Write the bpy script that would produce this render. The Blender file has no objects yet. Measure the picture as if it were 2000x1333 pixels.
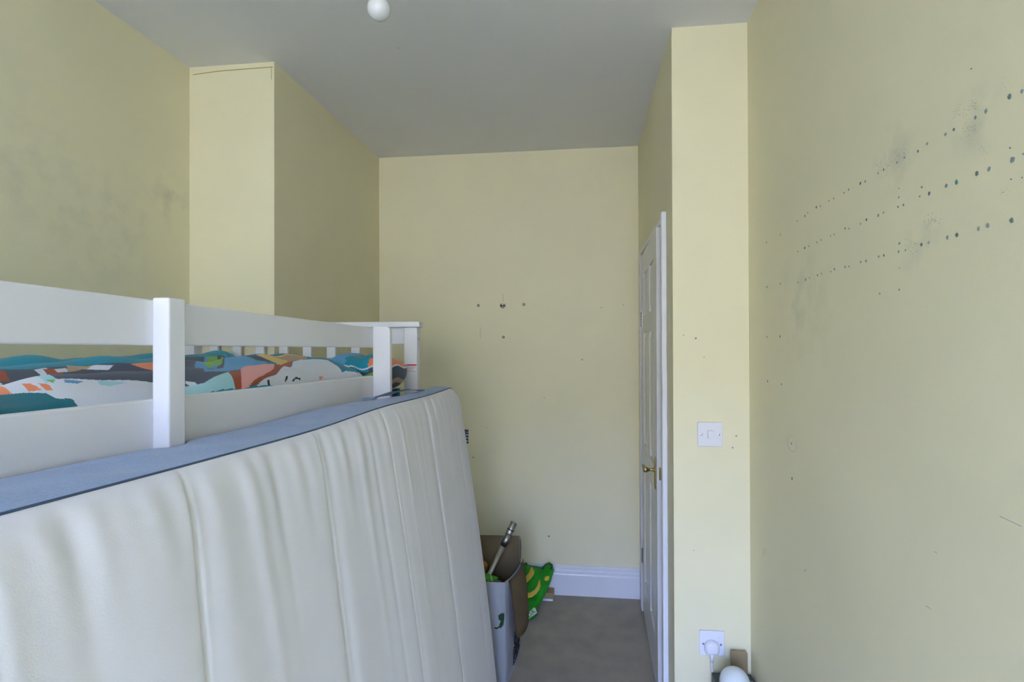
import bpy, bmesh, math, random
import numpy as np
from mathutils import Vector, Matrix
random.seed(4); rng = np.random.RandomState(4)
scene = bpy.context.scene
C = scene.collection
PI = math.pi

# ---------------------------------------------------------------- camera
CAMZ = 1.4499
F = 1091.23
MR = np.array([[0.9923, 0.0038, -0.124], [0.1241, -0.0054, 0.9923], [-0.0031, 1.0, 0.0059]])  # right, up, forward (columns)
cam_data = bpy.data.cameras.new('camera'); cam = bpy.data.objects.new('camera', cam_data); C.objects.link(cam)
cam_data.sensor_width = 36; cam_data.lens = F/2000*36; cam_data.clip_start = 0.02
cam.matrix_world = Matrix(((MR[0][0], MR[0][1], -MR[0][2], 0), (MR[1][0], MR[1][1], -MR[1][2], 0), (MR[2][0], MR[2][1], -MR[2][2], CAMZ), (0, 0, 0, 1)))
scene.camera = cam

# ---------------------------------------------------------------- light
world = bpy.data.worlds.new('sky'); scene.world = world; world.use_nodes = True
bg = world.node_tree.nodes['Background']
bg.inputs['Color'].default_value = (0.42, 0.60, 1.34, 1); bg.inputs['Strength'].default_value = 64
sun_d = bpy.data.lights.new('sun', 'SUN'); sun_d.energy = 58; sun_d.angle = 0.01; sun_d.color = (1.0, 0.84, 0.38)
sun = bpy.data.objects.new('sun', sun_d); C.objects.link(sun)
sun.rotation_euler = Vector((0.25, -0.8, -0.62)).to_track_quat('-Z', 'Y').to_euler(); sun.location = (0, 6, 8)
WX0, WX1, WZ0, WZ1, WY = -1.15, 0.52, 0.65, 2.40, -2.60
por = bpy.data.lights.new('window_portal', 'AREA'); por.shape = 'RECTANGLE'; por.size = WX1-WX0; por.size_y = WZ1-WZ0
por.cycles.is_portal = True
po = bpy.data.objects.new('window_portal', por); C.objects.link(po)
po.location = ((WX0+WX1)/2, WY-0.02, (WZ0+WZ1)/2); po.rotation_euler = (PI/2, 0, 0)
po.rotation_euler = Vector((0, 1, 0)).to_track_quat('-Z', 'Z').to_euler()
scene.view_settings.view_transform = 'Standard'; scene.view_settings.look = 'None'
scene.view_settings.gamma = 1; scene.view_settings.use_curve_mapping = False
scene.view_settings.exposure = -0.77

# ---------------------------------------------------------------- helpers
def on(px, py, axis, v):
    """point of the photograph on the plane axis = v"""
    d = MR @ np.array([(px-1000)/F, -(py-666.5)/F, 1.0]); o = np.array([0, 0, CAMZ]); i = 'xyz'.index(axis)
    return Vector(o + d*(v-o[i])/d[i])

def srgb(r, g, b):
    f = lambda c: ((c/255+0.055)/1.055)**2.4 if c/255 > 0.04045 else c/255/12.92
    return (f(r), f(g), f(b), 1)

def mat(name, col, rough=0.6, metal=0, noise=0, nscale=8, bump=0, bscale=80, spec=0.4, alt=None, sheen=0, bdist=0.002):
    m = bpy.data.materials.new(name); m.use_nodes = True; nt = m.node_tree; b = nt.nodes['Principled BSDF']
    b.inputs['Base Color'].default_value = col; b.inputs['Roughness'].default_value = rough
    b.inputs['Metallic'].default_value = metal; b.inputs['Specular IOR Level'].default_value = spec
    b.inputs['Sheen Weight'].default_value = sheen
    tc = nt.nodes.new('ShaderNodeTexCoord')
    if noise:
        n = nt.nodes.new('ShaderNodeTexNoise'); n.inputs['Scale'].default_value = nscale; n.inputs['Detail'].default_value = 6
        nt.links.new(tc.outputs['Object'], n.inputs['Vector'])
        r = nt.nodes.new('ShaderNodeMapRange'); r.inputs[1].default_value = 0.35; r.inputs[2].default_value = 0.7
        nt.links.new(n.outputs['Fac'], r.inputs[0])
        mx = nt.nodes.new('ShaderNodeMix'); mx.data_type = 'RGBA'
        a = alt or (col[0]*(1-noise), col[1]*(1-noise), col[2]*(1-noise), 1)
        mx.inputs[6].default_value = col; mx.inputs[7].default_value = a
        nt.links.new(r.outputs[0], mx.inputs[0]); nt.links.new(mx.outputs[2], b.inputs['Base Color'])
    if bump:
        n2 = nt.nodes.new('ShaderNodeTexNoise'); n2.inputs['Scale'].default_value = bscale; n2.inputs['Detail'].default_value = 4
        nt.links.new(tc.outputs['Object'], n2.inputs['Vector'])
        bp = nt.nodes.new('ShaderNodeBump'); bp.inputs['Strength'].default_value = bump; bp.inputs['Distance'].default_value = bdist
        nt.links.new(n2.outputs['Fac'], bp.inputs['Height']); nt.links.new(bp.outputs['Normal'], b.inputs['Normal'])
    return m

def link(name, me, m, parent=None, smooth=False):
    o = bpy.data.objects.new(name, me); C.objects.link(o)
    if m is not None and not me.materials: me.materials.append(m)
    if parent is not None: o.parent = parent
    if smooth:
        for p in me.polygons: p.use_smooth = True
    return o

def finish(name, bm, m, parent=None, smooth=False):
    me = bpy.data.meshes.new(name); bmesh.ops.recalc_face_normals(bm, faces=bm.faces); bm.to_mesh(me); bm.free()
    if parent is not None:      # parts are written in world coordinates
        me.transform(Matrix.Translation(parent_loc(parent)).inverted())
    return link(name, me, m, parent, smooth)

def parent_loc(o):
    v = Vector(o.location)
    while o.parent: o = o.parent; v = v + Vector(o.location)
    return v

def box(bm, x0, x1, y0, y1, z0, z1, bev=0.0, seg=2):
    r = bmesh.ops.create_cube(bm, size=1)['verts']
    for v in r:
        v.co = Vector(((x0+x1)/2+v.co.x*(x1-x0), (y0+y1)/2+v.co.y*(y1-y0), (z0+z1)/2+v.co.z*(z1-z0)))
    if bev:
        es = list({e for v in r for e in v.link_edges})
        bmesh.ops.bevel(bm, geom=es, offset=bev, segments=seg, affect='EDGES', profile=0.5)
    return r

def tube(bm, pts, rad, n=12, cap=True):
    """tube along pts with one radius or a list of radii"""
    pts = [Vector(p) for p in pts]; rr = rad if isinstance(rad, (list, tuple)) else [rad]*len(pts)
    rings = []; up = None
    for i, p in enumerate(pts):
        t = (pts[min(i+1, len(pts)-1)]-pts[max(i-1, 0)]).normalized()
        if up is None:
            up = Vector((0, 0, 1)) if abs(t.z) < 0.9 else Vector((1, 0, 0))
        a = t.cross(up).normalized(); up = a.cross(t).normalized()
        rings.append([bm.verts.new(p+(a*math.cos(k*2*PI/n)+up*math.sin(k*2*PI/n))*rr[i]) for k in range(n)])
    for i in range(len(rings)-1):
        for k in range(n): bm.faces.new((rings[i][k], rings[i][(k+1) % n], rings[i+1][(k+1) % n], rings[i+1][k]))
    if cap: bm.faces.new(rings[0][::-1]); bm.faces.new(rings[-1])

def lathe(bm, prof, centre, axis='z', n=24):
    """prof: (radius, height) pairs round an axis"""
    c = Vector(centre); rings = []
    for r, h in prof:
        ring = []
        for k in range(n):
            a, b = r*math.cos(k*2*PI/n), r*math.sin(k*2*PI/n)
            d = {'z': Vector((a, b, h)), 'y': Vector((a, h, b)), 'x': Vector((h, a, b))}[axis]
            ring.append(bm.verts.new(c+d))
        rings.append(ring)
    for i in range(len(rings)-1):
        for k in range(n): bm.faces.new((rings[i][k], rings[i][(k+1) % n], rings[i+1][(k+1) % n], rings[i+1][k]))
    bm.faces.new(rings[0][::-1]); bm.faces.new(rings[-1])

def sheet(bm, poly, thick):
    """solid sheet from a planar polygon"""
    vs = [bm.verts.new(Vector(p)) for p in poly]; f = bm.faces.new(vs); f.normal_update()
    n = f.normal.copy(); g = bmesh.ops.extrude_face_region(bm, geom=[f])
    for v in g['geom']:
        if isinstance(v, bmesh.types.BMVert): v.co += n*thick

def grid_mesh(name, P, closed_u=False):
    """P: array (nu, nv, 3)"""
    nu, nv = P.shape[:2]; idx = np.arange(nu*nv).reshape(nu, nv)
    a = idx[:-1, :-1].ravel(); b = idx[1:, :-1].ravel(); c = idx[1:, 1:].ravel(); d = idx[:-1, 1:].ravel()
    F_ = np.stack([a, b, c, d], 1); me = bpy.data.meshes.new(name)
    me.from_pydata(P.reshape(-1, 3).tolist(), [], F_.tolist()); return me

def tag(o, label=None, cat=None, group=None, kind=None):
    if label: o['label'] = label
    if cat: o['category'] = cat
    if group: o['group'] = group
    if kind: o['kind'] = kind
    return o

def thing(name, loc, label, cat, group=None):
    o = bpy.data.objects.new(name, None); C.objects.link(o); o.location = loc; o.empty_display_size = 0.05
    return tag(o, label, cat, group)

def part(name, m, parent, *boxes, bev=0.0015, smooth=False):
    bm = bmesh.new()
    for b in boxes: box(bm, *b, bev=bev)
    return finish(name, bm, m, parent, smooth)

def text_mesh(s, size, extrude=0.0003):
    cu = bpy.data.curves.new('text', 'FONT'); cu.body = s; cu.size = size; cu.extrude = extrude; cu.align_x = 'CENTER'; cu.align_y = 'CENTER'
    o = bpy.data.objects.new('text', cu); C.objects.link(o)
    me = bpy.data.meshes.new_from_object(o.evaluated_get(bpy.context.evaluated_depsgraph_get()))
    bpy.data.objects.remove(o); return me

# ---------------------------------------------------------------- materials
def wall_mat(name, smudges=()):
    m = mat(name, (0.865, 0.81, 0.535, 1), rough=0.62, noise=0.05, nscale=2.3, bump=0.12, bscale=130, spec=0.35)
    nt = m.node_tree; b = nt.nodes['Principled BSDF']; src = b.inputs['Base Color'].links[0].from_socket
    tc = nt.nodes.new('ShaderNodeTexCoord')
    for (cx, cy, cz, rad, amt, col) in smudges:
        sub = nt.nodes.new('ShaderNodeVectorMath'); sub.operation = 'SUBTRACT'; sub.inputs[1].default_value = (cx, cy, cz)
        nt.links.new(tc.outputs['Object'], sub.inputs[0])
        ln = nt.nodes.new('ShaderNodeVectorMath'); ln.operation = 'LENGTH'; nt.links.new(sub.outputs[0], ln.inputs[0])
        mr = nt.nodes.new('ShaderNodeMapRange'); mr.interpolation_type = 'SMOOTHSTEP'
        mr.inputs[1].default_value = rad; mr.inputs[2].default_value = 0; nt.links.new(ln.outputs['Value'], mr.inputs[0])
        nz = nt.nodes.new('ShaderNodeTexNoise'); nz.inputs['Scale'].default_value = 14; nz.inputs['Detail'].default_value = 7
        nt.links.new(tc.outputs['Object'], nz.inputs['Vector'])
        m2 = nt.nodes.new('ShaderNodeMapRange'); m2.inputs[1].default_value = 0.45; m2.inputs[2].default_value = 0.72; m2.inputs[4].default_value = amt
        nt.links.new(nz.outputs['Fac'], m2.inputs[0])
        mu = nt.nodes.new('ShaderNodeMath'); mu.operation = 'MULTIPLY'; nt.links.new(mr.outputs[0], mu.inputs[0]); nt.links.new(m2.outputs[0], mu.inputs[1])
        mx = nt.nodes.new('ShaderNodeMix'); mx.data_type = 'RGBA'; mx.inputs[7].default_value = col
        nt.links.new(mu.outputs[0], mx.inputs[0]); nt.links.new(src, mx.inputs[6]); src = mx.outputs[2]
    nt.links.new(src, b.inputs['Base Color']); return m

XL, XJ, X1, XR, YJ, YB, YR, H = -1.584, -1.2165, 0.3234, 0.5837, 2.093, 3.2584, 2.0541, 2.584
DOOR0, DOOR1 = 2.325, 3.097
GREY = (0.42, 0.41, 0.33, 1)
s1 = on(330, 390, 'x', XL); s2 = on(210, 450, 'x', XL); s3 = on(40, 330, 'x', XL)
M_wall = wall_mat('cream_wall_paint')
M_wall_left = wall_mat('cream_wall_paint_smudged', [(s1.x, s1.y, s1.z, 0.17, 0.4, GREY), (s2.x, s2.y, s2.z, 0.35, 0.22, GREY), (s3.x, s3.y, s3.z, 0.3, 0.2, GREY)])
r1 = on(1745, 315, 'x', XR); r2 = on(1905, 235, 'x', XR); r3 = on(1820, 440, 'x', XR); r4 = on(1780, 480, 'x', XR); r5 = on(1570, 600, 'x', XR)
TEALGREY = (0.30, 0.34, 0.30, 1)
M_wall_right = wall_mat('cream_wall_paint_marked', [(r1.x, r1.y, r1.z, 0.10, 0.38, TEALGREY), (r2.x, r2.y, r2.z, 0.08, 0.38, TEALGREY), (r3.x, r3.y, r3.z, 0.06, 0.38, TEALGREY), (r4.x, r4.y, r4.z, 0.06, 0.38, TEALGREY), (r5.x, r5.y, r5.z, 0.25, 0.3, GREY)])
M_ceil = mat('white_ceiling_paint', (0.86, 0.86, 0.83, 1), rough=0.8, noise=0.03, nscale=2, bump=0.08, bscale=90)
M_carpet = mat('grey_brown_carpet', (0.48, 0.425, 0.32, 1), rough=1, noise=0.3, nscale=9, bump=1, bscale=350, spec=0.1, bdist=0.006, alt=(0.39, 0.355, 0.275, 1))
M_gloss = mat('white_gloss_paint', (0.84, 0.85, 0.86, 1), rough=0.3, noise=0.03, nscale=5, bump=0.05, bscale=40)
M_door = mat('white_satin_door_paint', (0.80, 0.80, 0.76, 1), rough=0.35, noise=0.04, nscale=5, bump=0.05, bscale=60)
M_bed = mat('white_bed_lacquer', (0.86, 0.87, 0.885, 1), rough=0.42, noise=0.02, nscale=4)
M_plastic = mat('white_plastic', (0.86, 0.87, 0.90, 1), rough=0.3)
M_brass = mat('aged_brass', (0.42, 0.33, 0.13, 1), rough=0.32, metal=1, noise=0.4, nscale=60)
M_dark = mat('dark_plug', (0.025, 0.025, 0.02, 1), rough=0.6)
M_steel = mat('grey_steel', (0.42, 0.43, 0.42, 1), rough=0.3, metal=0.9)
M_chrome = mat('dull_chrome_tube', (0.46, 0.45, 0.40, 1), rough=0.42, metal=1, noise=0.2, nscale=30)
M_cover = mat('white_mattress_cover', (0.86, 0.86, 0.86, 1), rough=0.9, noise=0.03, nscale=6, bump=0.25, bscale=500, sheen=0.15, bdist=0.0006)
M_card = mat('brown_cardboard', (0.34, 0.255, 0.135, 1), rough=0.85, noise=0.12, nscale=12, bump=0.1)
M_cardwhite = mat('white_printed_card', (0.72, 0.75, 0.79, 1), rough=0.6, noise=0.05, nscale=9)
M_green = mat('green_bag_plastic', (0.012, 0.33, 0.012, 1), rough=0.35, noise=0.3, nscale=10, bump=0.3, bscale=25, bdist=0.004)
M_yellow = mat('banana_yellow_print', (0.72, 0.42, 0.04, 1), rough=0.45, noise=0.5, nscale=25, alt=(0.60, 0.55, 0.12, 1))
M_darkgreen = mat('dark_green_strap', (0.01, 0.06, 0.015, 1), rough=0.6)
M_lightprint = mat('pale_print', (0.70, 0.80, 0.70, 1), rough=0.5)
M_black = mat('black_print', (0.015, 0.016, 0.018, 1), rough=0.5)
M_red = mat('red_print', (0.62, 0.02, 0.03, 1), rough=0.5)
M_inkgrey = mat('tack_residue', (0.26, 0.31, 0.29, 1), rough=0.8)
M_inkdark = mat('tack_residue_dark', (0.15, 0.19, 0.18, 1), rough=0.8)
M_inkgreen = mat('tack_residue_green', (0.10, 0.26, 0.19, 1), rough=0.8)
M_packdark = mat('dark_green_grey_carton', (0.045, 0.065, 0.06, 1), rough=0.5, noise=0.2, nscale=30)
M_globe = mat('matt_white_globe', (0.74, 0.80, 0.78, 1), rough=0.35)
M_bulb = mat('white_bulb_glass', (0.82, 0.84, 0.84, 1), rough=0.12, spec=0.6)
M_crack = mat('crack_line', (0.40, 0.33, 0.12, 1), rough=0.9)  # brownish tone of the caulk crack, also on some scratches

def blue_fabric(name, ca, cb):
    m = mat(name, ca, rough=0.9, sheen=0.2); nt = m.node_tree; b = nt.nodes['Principled BSDF']
    tc = nt.nodes.new('ShaderNodeTexCoord'); mp = nt.nodes.new('ShaderNodeMapping'); mp.inputs['Rotation'].default_value = (0, 0, 0.9)
    nt.links.new(tc.outputs['Object'], mp.inputs['Vector'])
    w = nt.nodes.new('ShaderNodeTexWave'); w.inputs['Scale'].default_value = 95; w.inputs['Distortion'].default_value = 3; w.inputs['Detail'].default_value = 3; w.inputs['Detail Scale'].default_value = 4
    nt.links.new(mp.outputs[0], w.inputs['Vector'])
    n = nt.nodes.new('ShaderNodeTexNoise'); n.inputs['Scale'].default_value = 240; nt.links.new(tc.outputs['Object'], n.inputs['Vector'])
    av = nt.nodes.new('ShaderNodeMath'); av.operation = 'MULTIPLY_ADD'; av.inputs[1].default_value = 0.5
    nt.links.new(w.outputs['Fac'], av.inputs[0]); 
    hf = nt.nodes.new('ShaderNodeMath'); hf.operation = 'MULTIPLY'; hf.inputs[1].default_value = 0.5; nt.links.new(n.outputs['Fac'], hf.inputs[0]); nt.links.new(hf.outputs[0], av.inputs[2])
    mx = nt.nodes.new('ShaderNodeMix'); mx.data_type = 'RGBA'; mx.inputs[6].default_value = ca; mx.inputs[7].default_value = cb
    nt.links.new(av.outputs[0], mx.inputs[0]); nt.links.new(mx.outputs[2], b.inputs['Base Color'])
    bp = nt.nodes.new('ShaderNodeBump'); bp.inputs['Strength'].default_value = 0.4; bp.inputs['Distance'].default_value = 0.0008
    nt.links.new(av.outputs[0], bp.inputs['Height']); nt.links.new(bp.outputs[0], b.inputs['Normal'])
    return m
M_blue = blue_fabric('blue_grey_twill', (0.16, 0.25, 0.40, 1), (0.40, 0.50, 0.62, 1))
M_bluedark = mat('blue_strap_webbing', (0.20, 0.29, 0.42, 1), rough=0.85, bump=0.3, bscale=300)
M_navy = mat('dark_blue_thread', (0.06, 0.10, 0.16, 1), rough=0.9)

# ---------------------------------------------------------------- room
def struct(name, m, *boxes):
    o = part(name, m, None, *boxes, bev=0); return tag(o, kind='structure')
T = 0.15
floor = struct('floor', M_carpet, (XL-T, XR+T, WY-T, YB+T, -0.1, 0))
ceiling = struct('ceiling', M_ceil, (XL-T, XR+T, WY-T, YB+T, H, H+0.15))
wall_left = struct('wall_left', M_wall_left, (XL-T, XL, WY-T, YJ, 0, H))
wall_breast = struct('wall_breast', M_wall, (XL-T, XJ, YJ, YB, 0, H))
wall_back = struct('wall_back', M_wall, (XL-T, XR+T, YB, YB+T, 0, H))
wall_pier = struct('wall_pier', M_wall, (X1+0.07, XR+T, YR, YB, 0, H), (X1, X1+0.07, YR, DOOR0, 0, H), (X1, X1+0.07, DOOR1, YB, 0, H), (X1, X1+0.07, DOOR0, DOOR1, 1.934, H))
wall_right = struct('wall_right', M_wall_right, (XR, XR+T, WY-T, YR, 0, H))
wall_front = struct('wall_front', M_wall, (XL, WX0, WY-T, WY, 0, H), (WX1, XR, WY-T, WY, 0, H), (WX0, WX1, WY-T, WY, 0, WZ0), (WX0, WX1, WY-T, WY, WZ1, H))
wm = (WZ0+WZ1)/2
window_1 = struct('window_1', M_gloss, (WX0, WX0+0.05, WY-0.12, WY-0.05, WZ0, WZ1), (WX1-0.05, WX1, WY-0.12, WY-0.05, WZ0, WZ1),
    (WX0+0.05, WX1-0.05, WY-0.12, WY-0.05, WZ0, WZ0+0.05), (WX0+0.05, WX1-0.05, WY-0.12, WY-0.05, WZ1-0.05, WZ1), (WX0+0.05, WX1-0.05, WY-0.11, WY-0.06, wm-0.02, wm+0.02))
# outside: pale ground, and an unseen sunlit terrace added to light the room
M_ground = mat('pale_paving', (0.36, 0.39, 0.42, 1), rough=0.9, noise=0.2, nscale=1)
M_terrace = mat('buff_brick_terrace', (0.54, 0.47, 0.33, 1), rough=0.9, noise=0.2, nscale=2)
struct('ground_outside', M_ground, (-30, 30, -40, WY-T-0.02, -3.1, -3.0))
struct('bounce_terrace_outside', M_terrace, (-30, 30, -18, -13, -3.0, 4.5))

# skirting on the back wall: moulded profile swept along X
prof = [(0, 0), (0.018, 0), (0.018, 0.118), (0.0165, 0.1225), (0.0125, 0.125), (0.0125, 0.131), (0.016, 0.134), (0.0165, 0.139), (0.013, 0.146), (0.0095, 0.149), (0.0095, 0.155), (0.0115, 0.157), (0.0105, 0.163), (0.005, 0.169), (0, 0.170)]
bm = bmesh.new(); x0, x1 = XJ+0.001, X1-0.001
a = [bm.verts.new((x0, YB-0.0005-p[0], p[1]+0.001)) for p in prof]; b = [bm.verts.new((x1, YB-0.0005-p[0], p[1]+0.001)) for p in prof]
for i in range(len(prof)-1): bm.faces.new((a[i], a[i+1], b[i+1], b[i]))
bm.faces.new((a[-1], a[0], b[0], b[-1])); bm.faces.new(a); bm.faces.new(b[::-1])
tag(finish('baseboard_back', bm, M_gloss), kind='structure')

# crack line below the ceiling on the chimney breast
p0, p1 = on(377, 146, 'y', YJ), on(533, 131, 'y', YJ)
bm = bmesh.new(); tube(bm, [p0, p0.lerp(p1, 0.3)+Vector((0, 0, 0.004)), p0.lerp(p1, 0.6)+Vector((0, 0, 0.003)), p1], 0.0016, 6)
finish('crack', bm, M_crack, wall_breast)
bm = bmesh.new(); q = on(530, 131, 'y', YJ); tube(bm, [q, q-Vector((0, 0, 0.05))], 0.001, 6); finish('crack', bm, M_crack, wall_breast)

# door and its architrave
DY0, DY1, DH = 2.330, 3.092, 1.927
bm = bmesh.new()
AX0 = 0.3025
for (y0, y1, z0, z1) in ((2.185, 2.222, 0, 1.956), (DY1+0.004, DY1+0.066, 0, 1.956)):
    box(bm, AX0 if y0 < 2.5 else AX0+0.013, X1-0.0005, y0, y1, z0+0.001, z1, bev=0.004)
trim = tag(finish('trim_1', bm, M_gloss), kind='structure')
part('head_trim', M_gloss, trim, (AX0+0.013, X1-0.0005, 2.223, DY1+0.0035, DH+0.007, 1.956), bev=0.002)
part('inner_bead', M_gloss, trim, (X1-0.006, X1-0.0005, 2.2225, DY0-0.006, 0.001, DH), bev=0.0008)
door = bpy.data.objects.new('door_1', None); C.objects.link(door); door['kind'] = 'structure'
door.location = (0.358, DY1, 0.008)
TH = 0.034
def dpart(name, bm, m, parent=None, smooth=False):    # door parts are written flat: x = outwards (-X room side), y = from hinge towards latch
    me = bpy.data.meshes.new(name); bmesh.ops.recalc_face_normals(bm, faces=bm.faces); bm.to_mesh(me); bm.free()
    return link(name, me, m, parent or door, smooth)
W = DY1-DY0
bm = bmesh.new(); h = DH-0.008
box(bm, -TH+0.010, -0.001, -W+0.002, -0.002, 0.002, h-0.002)
st, mid = 0.11, 0.10
zs = [0, 0.20, 0.80, 0.92, 1.50, 1.59, h-0.11, h]   # rails 0-1, 2-3, 4-5, 6-7
box(bm, -TH, -0.0, -st, 0, 0, h, bev=0.0025); box(bm, -TH, -0.0, -W, -W+st, 0, h, bev=0.0025)
for z0, z1 in ((zs[0], zs[1]), (zs[2], zs[3]), (zs[4], zs[5]), (zs[6], zs[7])): box(bm, -TH, -0.0, -W+st, -st, z0, z1, bev=0.0025)
for z0, z1 in ((zs[1], zs[2]), (zs[3], zs[4]), (zs[5], zs[6])): box(bm, -TH, -0.0, -W/2-mid/2, -W/2+mid/2, z0, z1, bev=0.0025)
dpart('door_leaf', bm, M_door)
for z0, z1 in ((zs[1], zs[2]), (zs[3], zs[4]), (zs[5], zs[6])):
    for ya, yb in ((-W+st, -W/2-mid/2), (-W/2+mid/2, -st)):
        bm = bmesh.new(); g = 0.004
        A = [(-TH+0.010, ya+g, z0+g), (-TH+0.010, yb-g, z0+g), (-TH+0.010, yb-g, z1-g), (-TH+0.010, ya+g, z1-g)]
        g = 0.012; Bq = [(-TH+0.009, ya+g, z0+g), (-TH+0.009, yb-g, z0+g), (-TH+0.009, yb-g, z1-g), (-TH+0.009, ya+g, z1-g)]
        g = 0.038; D = [(-TH+0.002, ya+g, z0+g), (-TH+0.002, yb-g, z0+g), (-TH+0.002, yb-g, z1-g), (-TH+0.002, ya+g, z1-g)]
        E_ = [(-TH+0.014, p[1], p[2]) for p in A]
        L = [[bm.verts.new(p) for p in q] for q in (E_, A, Bq, D)]
        for i in range(3):
            for k in range(4): bm.faces.new((L[i][k], L[i][(k+1) % 4], L[i+1][(k+1) % 4], L[i+1][k]))
        bm.faces.new(L[0][::-1]); bm.faces.new(L[3])
        dpart('door_panel', bm, M_door)
for z in (1.535, 0.258):     # hinges
    bm = bmesh.new()
    for k in range(5): tube(bm, [(-TH-0.004, 0.003, z+k*0.016), (-TH-0.004, 0.003, z+k*0.016+0.0145)], 0.0045, 8)
    box(bm, -TH-0.0015, -TH, -0.02, 0.0, z, z+0.08)
    dpart('hinge', bm, M_steel)
hz = 0.925-0.008
bm = bmesh.new(); hy = -W+0.055
box(bm, -TH-0.004, -TH, hy-0.019, hy+0.019, hz-0.078, hz+0.052, bev=0.0015)
box(bm, -TH-0.006, -TH-0.003, hy-0.012, hy+0.012, hz-0.066, hz+0.042, bev=0.0015)
handle = dpart('door_handle', bm, M_brass)
bm = bmesh.new(); lathe(bm, [(0.0115, 0), (0.0105, -0.005), (0.0065, -0.010), (0.006, -0.020), (0.008, -0.026), (0.0115, -0.032), (0.0125, -0.038), (0.0105, -0.044), (0.005, -0.048)], (-TH-0.004, hy, hz), 'x', 20)
tube(bm, [(-TH-0.042, hy, hz), (-TH-0.046, hy+0.02, hz+0.001), (-TH-0.046, hy+0.05, hz), (-TH-0.045, hy+0.075, hz-0.002)], [0.009, 0.0075, 0.007, 0.008], 12)
lv = dpart('lever', bm, M_brass, handle, True)
bm = bmesh.new(); box(bm, -TH+0.007, -TH+0.029, -W-0.0015, -W, hz-0.03, hz+0.022, bev=0.0006); box(bm, -TH+0.011, -TH+0.024, -W-0.008, -W-0.0015, hz-0.006, hz+0.010, bev=0.002)
dpart('latch', bm, M_brass)
door.rotation_euler = (0, 0, math.radians(-1.7))

# ---------------------------------------------------------------- marks on the walls (parts of the walls)
def disc_on(axis, v, px, py, r_px, m, parent, name, stretch=1.0, side=-1):
    c = on(px, py, axis, v); dist = c.y; r = r_px*dist/F
    bm = bmesh.new(); n = 12; ring0 = []; ring1 = []; jit = [random.uniform(0.8, 1.15) for _ in range(n)]
    for k in range(n):
        a_, b_ = r*math.cos(k*2*PI/n)*stretch*jit[k], r*math.sin(k*2*PI/n)*jit[k]
        d = Vector((0, a_, b_)) if axis == 'x' else Vector((a_, 0, b_)); nrm = Vector((side, 0, 0)) if axis == 'x' else Vector((0, side, 0))
        ring0.append(bm.verts.new(c+d)); ring1.append(bm.verts.new(c+d*0.8+nrm*0.0008))
    for k in range(n): bm.faces.new((ring0[k], ring0[(k+1) % n], ring1[(k+1) % n], ring1[k]))
    bm.faces.new(ring1)
    return finish(name, bm, m, parent)
rows = [(216,737,3),(250,716,5),(262,702,3),(299,678,5),(317,673,4),(354,650,3),(375,640,3),(419,615,3),(439,602,5),(490,574,6),(511,566,5),(567,530,4),(591,515,4),(649,484,4),(681,462,4),(740,435,5),(780,402,6),(860,361,6),(896,341,6),(990,288,7),(1036,260,9),(1137,198,10),(1192,174,8),
(219,870,3),(249,855,5),(267,847,3),(302,831,4),(320,820,3),(361,803,3),(377,796,3),(424,770,4),(441,771,4),(491,750,4),(516,732,5),(568,714,6),(591,701,4),(654,676,4),(677,668,5),(748,631,4),(789,618,7),(863,585,8),(907,569,9),(996,531,9),(1049,512,9),(1150,472,11),
(220,1004,3),(252,992,6),(269,985,3),(304,973,4),(321,966,3),(362,958,3),(378,947,4),(424,937,5),(441,935,3),(491,916,4),(515,912,6),(570,893,5),(592,887,5),(656,871,5),(686,865,4),(755,840,7),(787,832,6),(868,808,8),(909,798,8),(1004,770,8),(1043,757,9),(1147,735,10),
(82,830,4),(143,797,4),(84,1024,4),(143,1010,4),(85,1241,4),(141,1239,5),(574,1053,4),(659,1036,4),(659,835,5),(657,635,3),(657,596,2),(757,591,4),(660,942,2),(1140,420,4),(1145,556,3),(1193,549,3),(1197,446,4),(972,76,3)]
for i, (cx, cy, r) in enumerate(rows):
    px, py = 1460+cx/2.222, 100+cy/2.222
    m = M_inkgreen if (cx, cy) in ((659, 835), (907, 569)) else (M_inkdark if i % 3 == 0 or r < 4 else M_inkgrey)
    disc_on('x', XR, px, py, r/2.222*1.12, m, wall_right, 'tack_mark', 0.95)
for (px, py, r) in ((1499.5,745,2.2),(1526.5,751,2),(1545.5,867,2.2),(1547,935.5,3),(1572.5,1115,1.5)): disc_on('x', XR, px, py, r, M_inkdark, wall_right, 'tack_mark', 0.8)
# specks of lifted paint round the marks: too many to count
bm = bmesh.new()
for (cx, cy, rad, n) in ((597,497,48,90),(665,450,38,60),(985,235,34,70),(970,345,40,60),(805,735,32,60),(715,850,34,45),(915,260,40,30),(1020,440,30,16),(1110,610,22,14),(1115,150,30,12)):
    for _ in range(n):
        px, py = 1460+(cx+random.gauss(0, rad*0.5))/2.222, 100+(cy+random.gauss(0, rad*0.45))/2.222
        c = on(px, py, 'x', XR); r = random.uniform(0.4, 1.0)*c.y/F
        a0 = random.uniform(0, 6)
        vs = [bm.verts.new(c+Vector((-0.0006, math.cos(a0+k*PI/2.5)*r*random.uniform(.6, 1.3), math.sin(a0+k*PI/2.5)*r*random.uniform(.6, 1.3)))) for k in range(5)]
        bm.faces.new(vs)
finish('paint_speckle', bm, mat('lifted_paint_speckle', (0.33, 0.38, 0.35, 1), 0.9), wall_right)['kind'] = 'stuff'
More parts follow.
